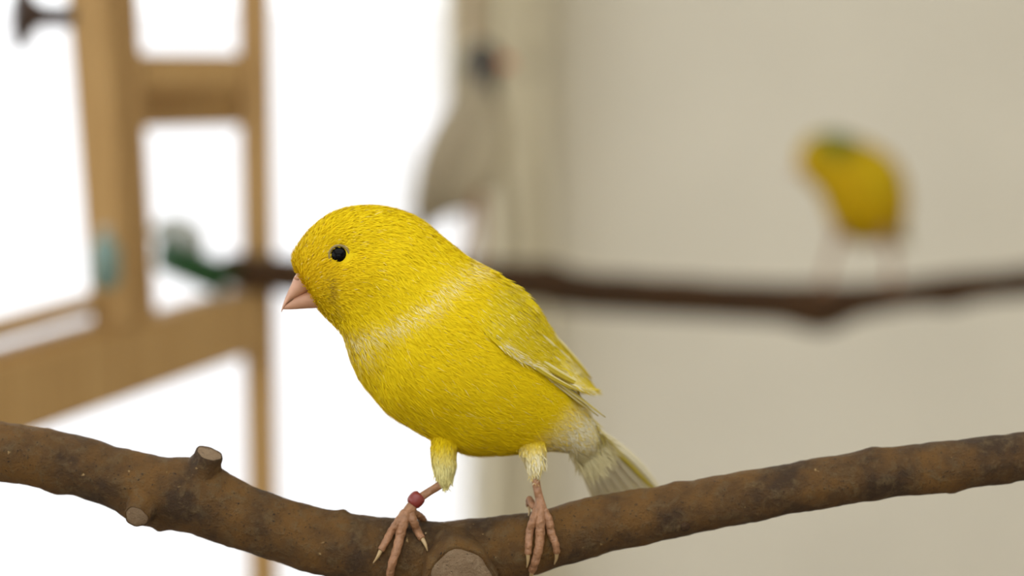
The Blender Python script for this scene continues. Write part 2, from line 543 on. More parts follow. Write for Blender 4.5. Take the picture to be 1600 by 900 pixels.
D2 = 1.70
K2 = D2/FPX
b2 = thing('perch_branch', P(1000, 460, D2), 'thin dark brown branch running across behind the yellow canary', 'branch')
keys2 = [(360, 420, 19.0, -660), (380, 424, 22.8, -629), (460, 431, 24.4, -570), (560, 434, 23.9, -487), (700, 437, 28.7, -300), (820, 441, 30.0, -200), (900, 454, 29.9, -138), (1000, 461, 30.6, -60), (1100, 467, 31.0, -20), (1200, 472, 31.1, 0), (1270, 476, 34.0, 0), (1330, 471, 28.3, 0), (1400, 462, 24.0, 0), (1500, 451, 24.0, 0), (1600, 441, 23.3, 0), (1750, 429, 22.6, 0), (1930, 419, 21.2, 0)]
bump2 = [(1285, 497, 0, 26, 12), (1485, 467, 0, 18, 9), (860, 420, -165, 20, 6)]
V, F = branch_mesh(keys2, D2, 220, 24, 1.6, bump2)
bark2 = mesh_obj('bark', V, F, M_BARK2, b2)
bvh_b2 = bvh_of(bark2)

# timber posts that carry the branch ends, outside the picture
def stand(px, py, d, label):
    p = P(px, py, d)
    t = thing('support_post', (p[0], p[1], 0), label, 'post')
    beam('post', (p[0], p[1], 0), (p[0], p[1], p[2]+0.03), 0.03, 0.03, M_PINE, t, side=RIGHT)
    c = np.array([p[0], p[1], 0.0])
    beam('foot', c + np.array([0, -0.12, 0.012]), c + np.array([0, 0.12, 0.012]), 0.03, 0.024, M_PINE, t)
    return t
stand(-500, 628, D0+0.004, 'pine post holding the thick end of the canary\'s perch branch')
stand(2160, 670, D0+0.004, 'pine post holding the thin end of the canary\'s perch branch')
stand(1968, 414, D2, 'pine post holding the right end of the far branch')

# ------------------------------------------------------------------ birds
def pts_of(grid, d0):
    return px_points(grid[0], grid[1], grid[2], d0)

def coat(name, W, pxg, pyg, n, length, width, lift, color, parent, mat, k, mask=None, closed=True, jit=0.22, sgn=1.0):
    """short overlapping feather barbs lying along the rows of a surface grid, one mesh"""
    nu, nv = W.shape[:2]
    nj = nv if closed else nv-1
    J2 = (np.arange(nj)+1) % nv
    A, B = W[:-1, :nj], W[1:, :nj]
    C, D = W[1:, J2], W[:-1, J2]
    nrm = np.cross(C-A, D-B)
    ar = np.linalg.norm(nrm, axis=2)
    p = (ar/ar.sum()).ravel()
    idx = rng.choice(len(p), n, p=p)
    i, j = idx // nj, idx % nj
    j2 = J2[j]
    u, v = rng.random(n), rng.random(n)
    def bl(G):
        g = lambda a, b: G[a, b]
        sh = (slice(None), None) if G.ndim == 3 else slice(None)
        uu, vv = (u[:, None], v[:, None]) if G.ndim == 3 else (u, v)
        return (g(i, j)*(1-uu)+g(i+1, j)*uu)*(1-vv) + (g(i, j2)*(1-uu)+g(i+1, j2)*uu)*vv
    pos, qx, qy = bl(W), bl(pxg), bl(pyg)
    un = u.copy()
    tan = (W[i+1, j]-W[i, j])*(1-v[:, None]) + (W[i+1, j2]-W[i, j2])*v[:, None]
    tan /= np.linalg.norm(tan, axis=1)[:, None]+1e-12
    nn = nrm[i, j]/(ar[i, j][:, None]+1e-12)*sgn
    uu = (i+u)/(nu-1)
    if mask is not None:
        keep = mask(qx, qy, uu)
        pos, tan, nn, uu, qx, qy = pos[keep], tan[keep], nn[keep], uu[keep], qx[keep], qy[keep]
        n = len(pos)
    # orient outwards
    side = np.cross(nn, tan)
    ang = rng.normal(0, jit, n)[:, None]
    t = tan*np.cos(ang) + side*np.sin(ang)
    s = np.cross(nn, t)
    tw = rng.normal(0, 0.22, n)[:, None]
    s = s*np.cos(tw) + nn*np.sin(tw)
    L = length(uu, qx, qy)*k*rng.uniform(0.65, 1.3, n)
    w = width*k*rng.uniform(0.6, 1.3, n)
    lf = lift*k*rng.uniform(0.3, 1.3, n)
    L, w, lf = L[:, None], w[:, None], lf[:, None]
    b0 = pos - nn*(0.6*k)
    m0 = pos + t*L*0.55 + nn*lf*0.8
    tip = pos + t*L + nn*lf*0.95
    V = np.empty((n, 5, 3))
    V[:, 0] = b0 - s*w*0.4; V[:, 1] = b0 + s*w*0.4
    V[:, 2] = m0 + s*w*0.5; V[:, 3] = m0 - s*w*0.5; V[:, 4] = tip
    col = color(qx, qy, uu)
    col = np.clip(col*rng.uniform(0.93, 1.05, (n, 1)), 0, 1)
    colv = np.repeat(col[:, None], 5, 1).reshape(-1, 3)
    base = np.array(parent.location); q = parent.parent
    while q is not None:
        base = base + np.array(q.location); q = q.parent
    me = bpy.data.meshes.new(name)
    nvx = n*5
    me.vertices.add(nvx); me.vertices.foreach_set('co', (V.reshape(-1, 3)-base).astype(np.float32).ravel())
    o5 = np.arange(n)*5
    li = np.empty((n, 7), dtype=np.int32)
    li[:, 0:4] = o5[:, None]+np.array([0, 1, 2, 3]); li[:, 4:7] = o5[:, None]+np.array([3, 2, 4])
    me.loops.add(n*7); me.loops.foreach_set('vertex_index', li.ravel())
    me.polygons.add(n*2)
    ls = np.empty((n, 2), dtype=np.int32); ls[:, 0] = np.arange(n)*7; ls[:, 1] = ls[:, 0]+4
    me.polygons.foreach_set('loop_start', ls.ravel())
    me.update(calc_edges=True)
    at = me.color_attributes.new('Col', 'FLOAT_COLOR', 'POINT')
    c4 = np.ones((nvx, 4), dtype=np.float32); c4[:, :3] = colv
    at.data.foreach_set('color', c4.ravel())
    me.polygons.foreach_set('use_smooth', [True]*len(me.polygons))
    me.materials.append(mat)
    o = link(bpy.data.objects.new(name, me), parent)
    o['kind'] = 'stuff'
    return o

def orient_sign(W):
    """+1 when the cell normals of a closed grid point outwards"""
    c = W.mean(axis=1)
    i = W.shape[0]//2
    n = np.cross(W[i+1, 1]-W[i, 0], W[i, 1]-W[i+1, 0])
    return 1.0 if n @ (W[i, 0]-c[i]) > 0 else -1.0

def loft_part(name, keys, d0, nu, nv, mat, parent, colorf=None, bump=None):
    g = loft(keys, d0, nu, nv)
    if bump is not None: g = (g[0], g[1], bump(*g))
    W = pts_of(g, d0)
    col = None
    if colorf is not None:
        uu = np.repeat(np.linspace(0, 1, nu), nv)
        col = colorf(g[0].ravel(), g[1].ravel(), uu)
    o = mesh_obj(name, W.reshape(-1, 3), grid_faces(nu, nv), mat, parent, colors=col)
    fix_normals(o)
    return o, g, W

def vane(name, path, widths, d0, parent, mat, c_edge_l, c_mid, c_edge_r, tilt=0.15, nrm=None, nu=14):
    """one flight feather: curved tapering vane with a raised shaft; path px,py,dz"""
    S = catmull(path, nu)
    C = px_points(S[:, 0], S[:, 1], S[:, 2], d0)
    w = np.interp(np.linspace(0, 1, nu), np.linspace(0, 1, len(widths)), widths)*d0/FPX
    k = d0/FPX
    V, col = [], []
    for i in range(nu):
        t = C[min(i+1, nu-1)] - C[max(i-1, 0)]; t /= np.linalg.norm(t)
        n = np.array(nrm if nrm is not None else -FWD); n = n - t*(n@t); n /= np.linalg.norm(n)
        s = np.cross(t, n)
        for (a, h, c) in ((-1, -tilt*w[i], c_edge_l), (-0.55, 0, c_edge_l), (-0.06, 0.35*k, c_mid), (0, 1.2*k, tuple(min(1, x*1.15) for x in c_mid)), (0.06, 0.35*k, c_mid), (0.55, 0, c_edge_r), (1, -tilt*w[i], c_edge_r)):
            V.append(C[i] + s*a*w[i]*0.5 + n*h); col.append(c)
    o = mesh_obj(name, V, grid_faces(nu, 7, False), mat, parent, colors=np.array(col))
    md = o.modifiers.new('thickness', 'SOLIDIFY'); md.thickness = 0.8*k
    return o

def eye(px, py, r, bvh, d0, parent, ring=True, back=False):
    dz = front_dz(bvh, px, py, d0, 0, back)
    k = d0/FPX
    sg = -1 if back else 1
    c = P(px, py, d0 + (dz + sg*r*0.45)*k)
    V, n, m = [], 20, 14
    for i in range(1, m):
        a = math.pi*i/m
        for j in range(n):
            b = 2*math.pi*j/n
            V.append(c + r*k*(RIGHT*math.sin(a)*math.cos(b) + UP*math.sin(a)*math.sin(b) + FWD*math.cos(a)))
    e = mesh_obj('eye', V, grid_faces(m-1, n), M_EYE, parent); fix_normals(e)
    if ring:
        V = []
        cc = P(px, py, d0 + (dz - sg*0.6)*k)
        for j in range(28):
            b = 2*math.pi*j/28
            for i in range(8):
                a = 2*math.pi*i/8
                rr = r*1.08 + 2.1*math.cos(a)
                V.append(cc + k*(RIGHT*rr*math.cos(b) + UP*rr*math.sin(b)) + FWD*k*2.0*math.sin(a))
        F = [(j*8+i, j*8+(i+1) % 8, ((j+1) % 28)*8+(i+1) % 8, ((j+1) % 28)*8+i) for j in range(28) for i in range(8)]
        mesh_obj('eyelid', V, F, M_LID, e)

def limb(name, path, d0, mat, parent, n=24, nseg=12, knuckle=0.0):
    """path rows px, py, dz, r"""
    S = catmull(path, n)
    r = np.maximum(S[:, 3], 0.25)
    if knuckle:
        r = r*(1 + knuckle*np.sin(np.linspace(0, 1, n)*math.pi*7)**2)
    pts = px_points(S[:, 0], S[:, 1], S[:, 2], d0)
    v, f = tube(pts, r*d0/FPX, nseg)
    o = mesh_obj(name, v, f, mat, parent); fix_normals(o)
    return o

def toe(path, claw, bvh, d0, parent, r=7.0, nofix=0):
    """toe drawn in the picture, laid on the branch surface; claw = end pixel"""
    rows = []
    n = len(path)
    last = None
    for i, p in enumerate(path):
        rr = r*(1-0.28*i/(n-1))
        if len(p) > 2: dz = p[2]
        else:
            dz = front_dz(bvh, p[0], p[1], d0, 1e9)
            dz = (last if dz > 1e8 else dz - rr*0.85)
        last = dz
        rows.append((p[0], p[1], dz, rr))
    t = limb('toe', rows, d0, M_SKIN, parent, 30, 12, 0.13)
    if claw is not None:
        x, y, dz, rr = rows[-1]
        cz = front_dz(bvh, claw[0], claw[1], d0, 1e9)
        cz = dz + (claw[2] if len(claw) > 2 else 0) if cz > 1e8 else cz - 2.0
        mx, my = (x+claw[0])/2, (y+claw[1])/2
        limb('claw', [(x, y, dz, rr*0.72), (mx+1, my, (dz+cz)/2-2.5, rr*0.5), (claw[0], claw[1], cz, 0.8)], d0, M_CLAW, t, 10, 10)
    return t

YEL = np.array([0.83, 0.625, 0.006])
YEL_D = np.array([0.72, 0.46, 0.005])
PALE = np.array([0.88, 0.78, 0.42])
WHITE = np.array([0.80, 0.76, 0.62])
OLIV = np.array([0.66, 0.55, 0.025])

def seg_dist(x, y, pl):
    d = np.full(x.shape, 1e9)
    for (a, b) in zip(pl[:-1], pl[1:]):
        ax_, ay_ = b[0]-a[0], b[1]-a[1]
        t = np.clip(((x-a[0])*ax_ + (y-a[1])*ay_)/(ax_*ax_+ay_*ay_), 0, 1)
        d = np.minimum(d, np.hypot(x-a[0]-t*ax_, y-a[1]-t*ay_))
    return d
def sstep(a, b, x):
    t = np.clip((x-a)/(b-a), 0, 1); return t*t*(3-2*t)
def lerp(c, d, w): return c*(1-w[:, None]) + d*w[:, None]

def canary_col(x, y, uu):
    n = len(x)
    c = np.tile(YEL, (n, 1))
    st = rng.random(n)
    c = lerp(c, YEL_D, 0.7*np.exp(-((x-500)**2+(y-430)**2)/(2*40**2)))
    band = seg_dist(x, y, [(760, 405), (705, 432), (655, 480), (600, 512), (550, 530)])
    c = lerp(c, PALE, np.exp(-(band/13)**2)*(0.05+0.75*(st > 0.55)))
    c = lerp(c, PALE, 0.5*np.exp(-(((x-562)/22)**2+((y-545)/24)**2))*(st > 0.6))
    c = lerp(c, PALE, 0.3*(st > 0.98))
    v = sstep(0, 60, (x-835)*0.75 + (y-655)*0.65)
    c = lerp(c, WHITE, v*(0.25+0.65*(st > 0.3)))
    lore = np.exp(-(((x-512)/9)**2+((y-452)/16)**2))
    c = lerp(c, np.array([0.35, 0.22, 0.02]), 0.75*lore*(st > 0.5))
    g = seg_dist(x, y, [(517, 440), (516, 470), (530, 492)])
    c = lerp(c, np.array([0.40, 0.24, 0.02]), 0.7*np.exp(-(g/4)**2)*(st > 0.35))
    return c

# ---- the canary in focus
cn = thing('canary', P(740, 800, D0), 'plump yellow canary with pink bill and red leg ring, gripping the mottled near branch', 'bird')
body_keys = [
    (470, 428, 497, 478, 20, -14), (463, 421, 500, 484, 31, -12), (458, 403, 509, 493, 43, -9), (466, 384, 522, 506, 54, -6),
    (488, 357, 536, 522, 63, -2), (520, 334, 543, 540, 69, 2), (560, 324, 548, 557, 73, 6), (605, 326, 555, 574, 78, 10),
    (650, 342, 564, 592, 86, 14), (690, 372, 580, 613, 96, 20), (727, 401, 604, 640, 107, 25), (763, 422, 640, 665, 114, 31),
    (795, 446, 682, 688, 116, 39), (824, 474, 728, 706, 112, 47), (848, 512, 778, 709, 101, 56), (868, 552, 822, 705, 84, 65),
    (890, 594, 858, 703, 64, 75), (911, 632, 886, 705, 45, 84), (928, 662, 906, 709, 30, 93), (934, 676, 918, 706, 16, 98)]
def head_bump(px, py, dz):
    front = dz < np.mean(dz, axis=1, keepdims=True)
    sg = np.where(front, -1.0, 1.0)
    e = 7*np.exp(-(((px-575)/38)**2+((py-432)/34)**2)) - 5*np.exp(-(((px-527)/22)**2+((py-402)/18)**2)) + 4*np.exp(-(((px-540)/45)**2+((py-365)/14)**2))
    e = e + 7*np.exp(-(((px-690)/60)**2+((py-610)/50)**2))
    return dz + sg*e
NUB, NVB = 90, 64
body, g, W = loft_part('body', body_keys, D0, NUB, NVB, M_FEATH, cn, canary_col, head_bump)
bvh_body = bvh_of(body)
sg = orient_sign(W)
blen = lambda uu, x, y: 9 + 17*sstep(0.12, 0.55, uu)
coat('plumage', W, g[0], g[1], 120000, blen, 1.5, 3.4, canary_col, body, M_FEATH, BK, jit=0.27,
     mask=lambda x, y, uu: (np.hypot(x-530, y-399) > 15.5) & (uu > 0.035), sgn=sg)
eye(530, 399, 14.2, bvh_body, D0, cn)
eye(530, 399, 14.2, bvh_body, D0, cn, back=True)

# bill
bill, _, _ = loft_part('upper_bill', [(474, 418, 502, 452, 24, -13), (461.5, 430, 491, 450, 20, -14), (455, 444, 475, 459, 14.5, -17), (447.5, 461, 458, 467.5, 8.5, -20),
          (442.5, 475, 447, 477, 4, -22), (440, 484, 441.5, 485, 1.4, -23), (439.8, 488, 440.2, 488, 0.4, -23)], D0, 30, 28, M_BILL, cn)
lb, _, _ = loft_part('lower_bill', [(510, 453, 506, 480, 22, -13), (493, 451, 494, 481.5, 18, -14), (475, 457, 474, 482.5, 12.5, -17), (458, 465.5, 458, 483.5, 7, -20),
          (447, 474.5, 447, 483.5, 3, -22), (443, 478.5, 443, 483.5, 0.9, -22.5)], D0, 28, 28, M_BILL, cn)
bv = bvh_of(bill)
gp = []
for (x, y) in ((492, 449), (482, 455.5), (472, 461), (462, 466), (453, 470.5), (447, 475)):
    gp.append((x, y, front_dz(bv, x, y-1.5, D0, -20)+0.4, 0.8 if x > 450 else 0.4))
limb('mouth_line', gp, D0, M_GAPE, cn, 24, 8)  # brown stain and the shade of the bill gap, laid in as one dark strip
limb('nostril', [(459.5, 434, front_dz(bv, 466, 438, D0, -25)+0.5, 1.4), (466, 437, front_dz(bv, 466, 438, D0, -25)+0.2, 1.3)], D0, M_BILL, cn, 6, 8)

# near wing
wk = [(728, 420, 716, 458), (748, 419, 728, 482), (772, 425, 750, 510), (803, 444, 780, 540), (832, 471, 812, 563), (855, 504, 845, 580), (877, 538, 873, 594), (899, 568, 899, 606), (917, 591, 916, 612), (926, 603, 924, 611)]
Wk = catmull(wk, 46)
nvw = 22
zf = []
for r in wk:
    zf.append((front_dz(bvh_body, r[2]-2, r[3]-2, D0, 999), ))
# depths of the lower edge from the body surface, past the body they trail on
zb = []
last = 0
for i, r in enumerate(wk):
    z = front_dz(bvh_body, r[2]-3, r[3]-4, D0, 1e6)
    if z > 1e5 or i > 6: z = last + 14
    zb.append(z - (3 if i == 0 else 9)); last = z
zt = [front_dz(bvh_body, r[0]*0.9+r[2]*0.1-3, r[1]*0.9+r[3]*0.1+3, D0, 1e6) for r in wk]
for i in range(len(zt)):
    if zt[i] > 1e5 or i > 6: zt[i] = (zt[i-1] + 18)
    zt[i] += 12 if 0 < i < 7 else 4
Zb, Zt = catmull(np.array(zb)[:, None], 46)[:, 0], catmull(np.array(zt)[:, None], 46)[:, 0]
gx, gy, gz = np.zeros((46, nvw)), np.zeros((46, nvw)), np.zeros((46, nvw))
for i in range(46):
    v = np.linspace(0, 1, nvw)
    gx[i] = Wk[i, 0] + (Wk[i, 2]-Wk[i, 0])*v
    gy[i] = Wk[i, 1] + (Wk[i, 3]-Wk[i, 1])*v
    form = Zt[i] + (Zb[i]-Zt[i])*np.sin(v*math.pi/2)**0.8 - 5*np.sin(v*math.pi)
    u_ = i/45
    off = -4 + 13*float(sstep(0.02, 0.42, np.array(u_)))
    bl_ = float(sstep(0.5, 0.78, np.array(u_)))
    for j in range(nvw):
        zr = front_dz(bvh_body, gx[i, j], gy[i, j], D0, 1e6)
        if zr > 1e5: zr = form[j] + off
        gz[i, j] = (zr-off)*(1-bl_) + form[j]*bl_
for _ in range(3):
    pad = np.pad(gz, 1, mode='edge')
    gz = (pad[:-2, 1:-1]+pad[2:, 1:-1]+pad[1:-1, :-2]+pad[1:-1, 2:]+2*gz)/6
if True:
    pass
def wing_col(x, y, uu):
    n = len(x); st = rng.random(n)
    c = np.tile(np.array([0.68, 0.52, 0.012]), (n, 1))
    c = lerp(c, YEL, sstep(0.35, 0.05, uu))
    e = seg_dist(x, y, [(780, 533), (812, 558), (870, 592), (915, 611)])
    c = lerp(c, WHITE, np.exp(-(e/6)**2)*(0.1+0.65*(st > 0.5)))
    c = lerp(c, PALE, 0.5*(st > 0.95))
    r = np.sin((x*0.45+y*0.9)*0.16)**2
    c = lerp(c, PALE, 0.12*sstep(0.75, 1.0, r)*sstep(0.15, 0.3, uu)*(st > 0.3))
    c = lerp(c, WHITE, 0.5*np.exp(-(((x-888)/16)**2+((y-575)/16)**2))*(st > 0.3))
    return c
Wg = px_points(gx, gy, gz, D0)
wing = mesh_obj('wing', Wg.reshape(-1, 3), grid_faces(46, nvw, False), M_FEATH, cn,
                colors=wing_col(gx.ravel(), gy.ravel(), np.repeat(np.linspace(0, 1, 46), nvw)))
wing['label'] = 'folded wing with pale feather edges'
md = wing.modifiers.new('thickness', 'SOLIDIFY'); md.thickness = 3*BK
ncell = np.cross(Wg[11, 8]-Wg[10, 7], Wg[10, 8]-Wg[11, 7])
sgw = 1.0 if ncell @ (-FWD) > 0 else -1.0
coat('covert_plumage', Wg, gx, gy, 14000, lambda uu, x, y: 18+10*uu, 1.9, 2.0, wing_col, wing, M_FEATH, BK, closed=False, jit=0.12, sgn=sgw)
# scapular feathers and flight feathers lying on the wing
def on_wing(x, y, off):
    i = np.argmin(((gx-x)**2+(gy-y)**2).ravel())
    return gz.ravel()[i] - off
GW, CW = (0.66, 0.52, 0.05), (0.76, 0.67, 0.34)
for kf, (a, m, b, wd) in enumerate([
        ((776, 525), (845, 578), (905, 612), 9), ((795, 528), (860, 574), (917, 606), 13), ((812, 520), (868, 562), (922, 600), 15),
        ((826, 508), (876, 552), (924, 596), 15), ((838, 498), (884, 545), (925, 592), 14),
        ((800, 548), (872, 596), (946, 652), 8), ((806, 552), (872, 601), (935, 650), 7)]):
    zs = [on_wing(*a, 4.5-0.4*kf), on_wing(*m, 5.5-0.4*kf), on_wing(*b, 4-0.4*kf) + (14 if kf > 4 else 0)]
    n_ = -FWD + 0.5*RIGHT + 0.35*UP
    vane('flight_feather', [(*a, zs[0]), (*m, zs[1]), (*b, zs[2])], [wd*0.6, wd, wd*1.05, wd*0.85, 1.2], D0, wing, M_VANE, CW, GW, GW if kf < 5 else CW, nrm=n_)

# far wing, folded along the hidden side
fw, gF, WF = loft_part('wing', [(745, 425, 735, 500, 6, 130), (790, 450, 760, 560, 9, 160), (835, 490, 800, 590, 9, 168), (870, 545, 845, 600, 7, 168), (900, 585, 890, 612, 5, 165), (920, 604, 915, 616, 2, 160)], D0, 24, 20, M_FEATH, cn, wing_col)

# tail: overlapping feathers fanned behind the branch
TC, TE = (0.78, 0.71, 0.50), (0.74, 0.62, 0.10)
tips = [(1034, 772), (1020, 779), (1004, 786), (988, 790), (972, 793), (958, 795), (946, 795), (936, 790)]
def tail_col(x, y, uu): return lerp(np.tile(np.array([0.66, 0.58, 0.33]), (len(x), 1)), np.array([0.72, 0.60, 0.06]), 0.7*sstep(-6, 10, x-928-(y-668)*0.85))
tl, gT, WT = loft_part('tail_base', [(915, 640, 884, 700, 30, 74), (928, 662, 894, 711, 20, 84), (938, 676, 901, 720, 9, 92), (946, 688, 908, 729, 3, 98)], D0, 16, 20, M_FEATH, cn, lambda x, y, uu: tail_col(x, y, uu))
coat('plumage', WT, gT[0], gT[1], 2500, lambda uu, x, y: 40+0*uu, 2.2, 1.0, tail_col, tl, M_FEATH, BK, sgn=orient_sign(WT))
for i, (tx, ty) in enumerate(tips):
    f = i/(len(tips)-1)
    x0, y0 = 936-34*f, 676+34*f
    z = 92 + 3*i
    vane('tail_feather', [(x0, y0, z-8), ((x0+tx)/2+4, (y0+ty)/2-3, z+55), (tx, ty, z+118)], [12, 19, 22, 22, 17, 5], D0, cn, M_VANE,
         TC, TC, TE if i == 0 else TC, nrm=-FWD+0.25*RIGHT)

# legs
def tuft(keys, parent, colorf, n=2600):
    o, gg, WW = loft_part('thigh_plumage', keys, D0, 30, 24, M_FEATH, parent, colorf)
    coat('plumage', WW, gg[0], gg[1], n, lambda uu, x, y: 14+6*uu, 2.2, 2.2, colorf, o, M_FEATH, BK, sgn=orient_sign(WW))
    return o
def tc1(x, y, uu): return lerp(np.tile(YEL, (len(x), 1)), np.array([0.80, 0.74, 0.36]), 0.9*sstep(0.25, 0.6, uu))
def tc2(x, y, uu): return lerp(np.tile(YEL, (len(x), 1)), WHITE, 0.85*sstep(0.26, 0.54, uu)*(0.5+0.45*(rng.random(len(x)) > 0.3)))
top = front_dz(bvh_branch, 640, 828, D0)
tuft([(725, 650, 680, 652, 10, 20), (720, 676, 676, 676, 20, 16), (713, 704, 675, 702, 21, 12), (711, 728, 677, 726, 18, 9), (707, 744, 682, 743, 12, 7), (702, 753, 688, 753, 5, 6)], cn, tc1)
tuft([(850, 640, 818, 645, 6, 66), (852, 668, 812, 672, 14, 48), (852, 698, 811, 699, 19, 29), (851, 719, 819, 720, 17, 16), (847, 733, 825, 733, 11, 10), (843, 741, 829, 741, 5, 8)], cn, tc2)
FZ = BDZ - 38                      # depth of the feet over the branch top
l1 = limb('leg', [(699, 742, 8, 7), (688, 757, 8, 6.6), (668, 770, 7, 6.4), (650, 783, FZ, 7.2), (640, 797, FZ-4, 9.5), (636, 806, FZ-6, 9)], D0, M_SKIN, cn, 26, 14)
rp = smooth_path([(658, 773, FZ+1), (651, 780, FZ), (643, 789, FZ-2)], 7)
v_, f_ = tube(px_points(rp[:, 0], rp[:, 1], rp[:, 2], D0), np.array([8, 11, 12.2, 12.6, 12.4, 11.4, 8.5])*BK, 20)
o = mesh_obj('leg_ring', v_, f_, M_BAND, l1); o['label'] = 'dark red leg ring'
bt = bvh_branch
toe([(634, 800, FZ-5), (622, 816, FZ-12), (612, 830), (603, 846), (595, 860)], (583, 880), bt, D0, l1, 7)
toe([(636, 800, FZ-6), (630, 818, FZ-13), (625, 838), (620, 858), (613, 880), (609, 900)], (604, 922), bt, D0, l1, 8)
toe([(640, 800, FZ-4), (645, 813, FZ-11), (651, 827), (657, 838), (660, 842)], (668, 861), bt, D0, l1, 7)
toe([(640, 798, FZ+2), (651, 804, FZ+16), (660, 810, FZ+34), (664, 818, FZ+48)], (665, 834, 22), bt, D0, l1, 6.5)
l2 = limb('leg', [(836, 730, 12, 8), (836, 742, 9, 7), (839, 762, 7, 6.6), (843, 780, FZ, 7.2), (844, 794, FZ-4, 10.5), (844, 804, FZ-7, 10)], D0, M_SKIN, cn, 26, 14)
toe([(840, 796, FZ-6), (834, 812, FZ-14), (828, 830), (826, 850), (825, 866)], (823, 887), bt, D0, l2, 7)
toe([(844, 798, FZ-7), (844, 815, FZ-15), (844, 836), (842, 856), (836, 878), (831, 892, FZ+2)], (826, 910, 24), bt, D0, l2, 8)
toe([(848, 797, FZ-5), (857, 813, FZ-12), (861, 832), (868, 850), (870, 864)], (866, 882), bt, D0, l2, 7)
toe([(841, 797, FZ+3), (833, 790, FZ+10), (827, 780, FZ+20), (826, 790, FZ+38)], (826, 806, 22), bt, D0, l2, 6)

# ---- the small blurred birds further back
def far_bird(name, label, keys, d0, colorf, bill, billmat, eyes, legs, tails, wings, bvhb, base, wingcol, tailcol, n=9000):
    k = d0/FPX
    t = thing(name, P(*base, d0), label, 'bird')
    b, g, W = loft_part('body', keys, d0, 50, 36, M_FEATH, t, colorf)
    bvb = bvh_of(b)
    coat('plumage', W, g[0], g[1], n, lambda uu, x, y: 5+7*uu, 1.6, 1.4, colorf, b, M_FEATH, k, sgn=orient_sign(W))
    for bk in bill: loft_part('bill', bk, d0, 14, 14, billmat, t)
    for (ex, ey, er, bk) in eyes: eye(ex, ey, er, bvb, d0, t, False, bk)
    for wk_ in wings:
        loft_part('wing', wk_, d0, 22, 18, M_FEATH, t, wingcol)
    for tp in tails:
        vane('tail_feather', tp, [6, 9, 11, 11, 3], d0, t, M_VANE, tailcol, tailcol, tailcol)
    for lg in legs:
        L_ = limb('leg', lg, d0, M_SKIN, t, 16, 10)
        fx, fy, fz, _ = lg[-1]
        for dx in (-9, 0, 9):
            limb('toe', [(fx, fy, fz, 3.2), (fx+dx*0.6, fy+7, fz-7, 3.0), (fx+dx, fy+18, fz-6, 2.4), (fx+dx*1.1, fy+25, fz-3, 0.8)], d0, M_SKIN, L_, 10, 8)
        limb('toe', [(fx, fy, fz, 3.2), (fx+2, fy+2, fz+14, 3.0), (fx+2, fy+12, fz+24, 1.2)], d0, M_SKIN, L_, 10, 8)
    return t

def c2_col(x, y, uu):
    c = np.tile(np.array([0.62, 0.395, 0.006]), (len(x), 1))
    cap = np.exp(-(((x-1308)/30)**2+((y-218)/26)**2))
    return lerp(c, np.array([0.16, 0.20, 0.02]), np.clip(1.3*cap, 0, 1))
c2w = lambda x, y, uu: np.tile(np.array([0.60, 0.41, 0.008]), (len(x), 1))
far_bird('canary', 'out-of-focus yellow canary with an olive green crown, standing on the far thin branch',
    [(1245, 250, 1251, 270, 9, -26), (1250, 232, 1261, 283, 24, -24), (1270, 212, 1276, 296, 38, -18), (1304, 207, 1287, 316, 47, -10), (1342, 218, 1296, 340, 55, 0), (1377, 234, 1307, 360, 63, 10), (1404, 261, 1327, 375, 66, 22), (1416, 297, 1353, 381, 61, 36), (1416, 331, 1384, 375, 42, 52), (1408, 352, 1397, 365, 18, 66)],
    D2, c2_col, [[(1262, 244, 1266, 272, 12, -26), (1250, 252, 1256, 270, 9, -30), (1242, 264, 1246, 271, 4, -34), (1238, 271, 1239, 273, 0.5, -36)]], M_BILL,
    [(1272, 245, 4.5, False), (1272, 245, 4.5, True)],
    [[(1312, 350, -8, 11), (1308, 375, -12, 6), (1296, 410, -14, 4), (1289, 441, -18, 4.5)], [(1372, 352, -2, 11), (1388, 380, -8, 6), (1394, 410, -12, 4), (1394, 437, -16, 4.5)]],
    [[(1392+4*i, 345-3*i, 62), (1400+6*i, 366, 120), (1404+7*i, 384, 180)] for i in range(-2, 3)],
    [[(1352, 232, 1340, 270, 5, -46), (1380, 250, 1366, 310, 8, -44), (1402, 285, 1388, 335, 8, -18), (1412, 320, 1404, 348, 6, 24), (1416, 352, 1412, 362, 2, 60)],
     [(1352, 232, 1345, 260, 5, 50), (1380, 250, 1370, 300, 8, 72), (1402, 285, 1392, 325, 8, 88), (1412, 322, 1404, 346, 6, 100), (1416, 352, 1412, 362, 2, 112)]],
    bvh_b2, (1340, 445), c2w, (0.62, 0.52, 0.20))

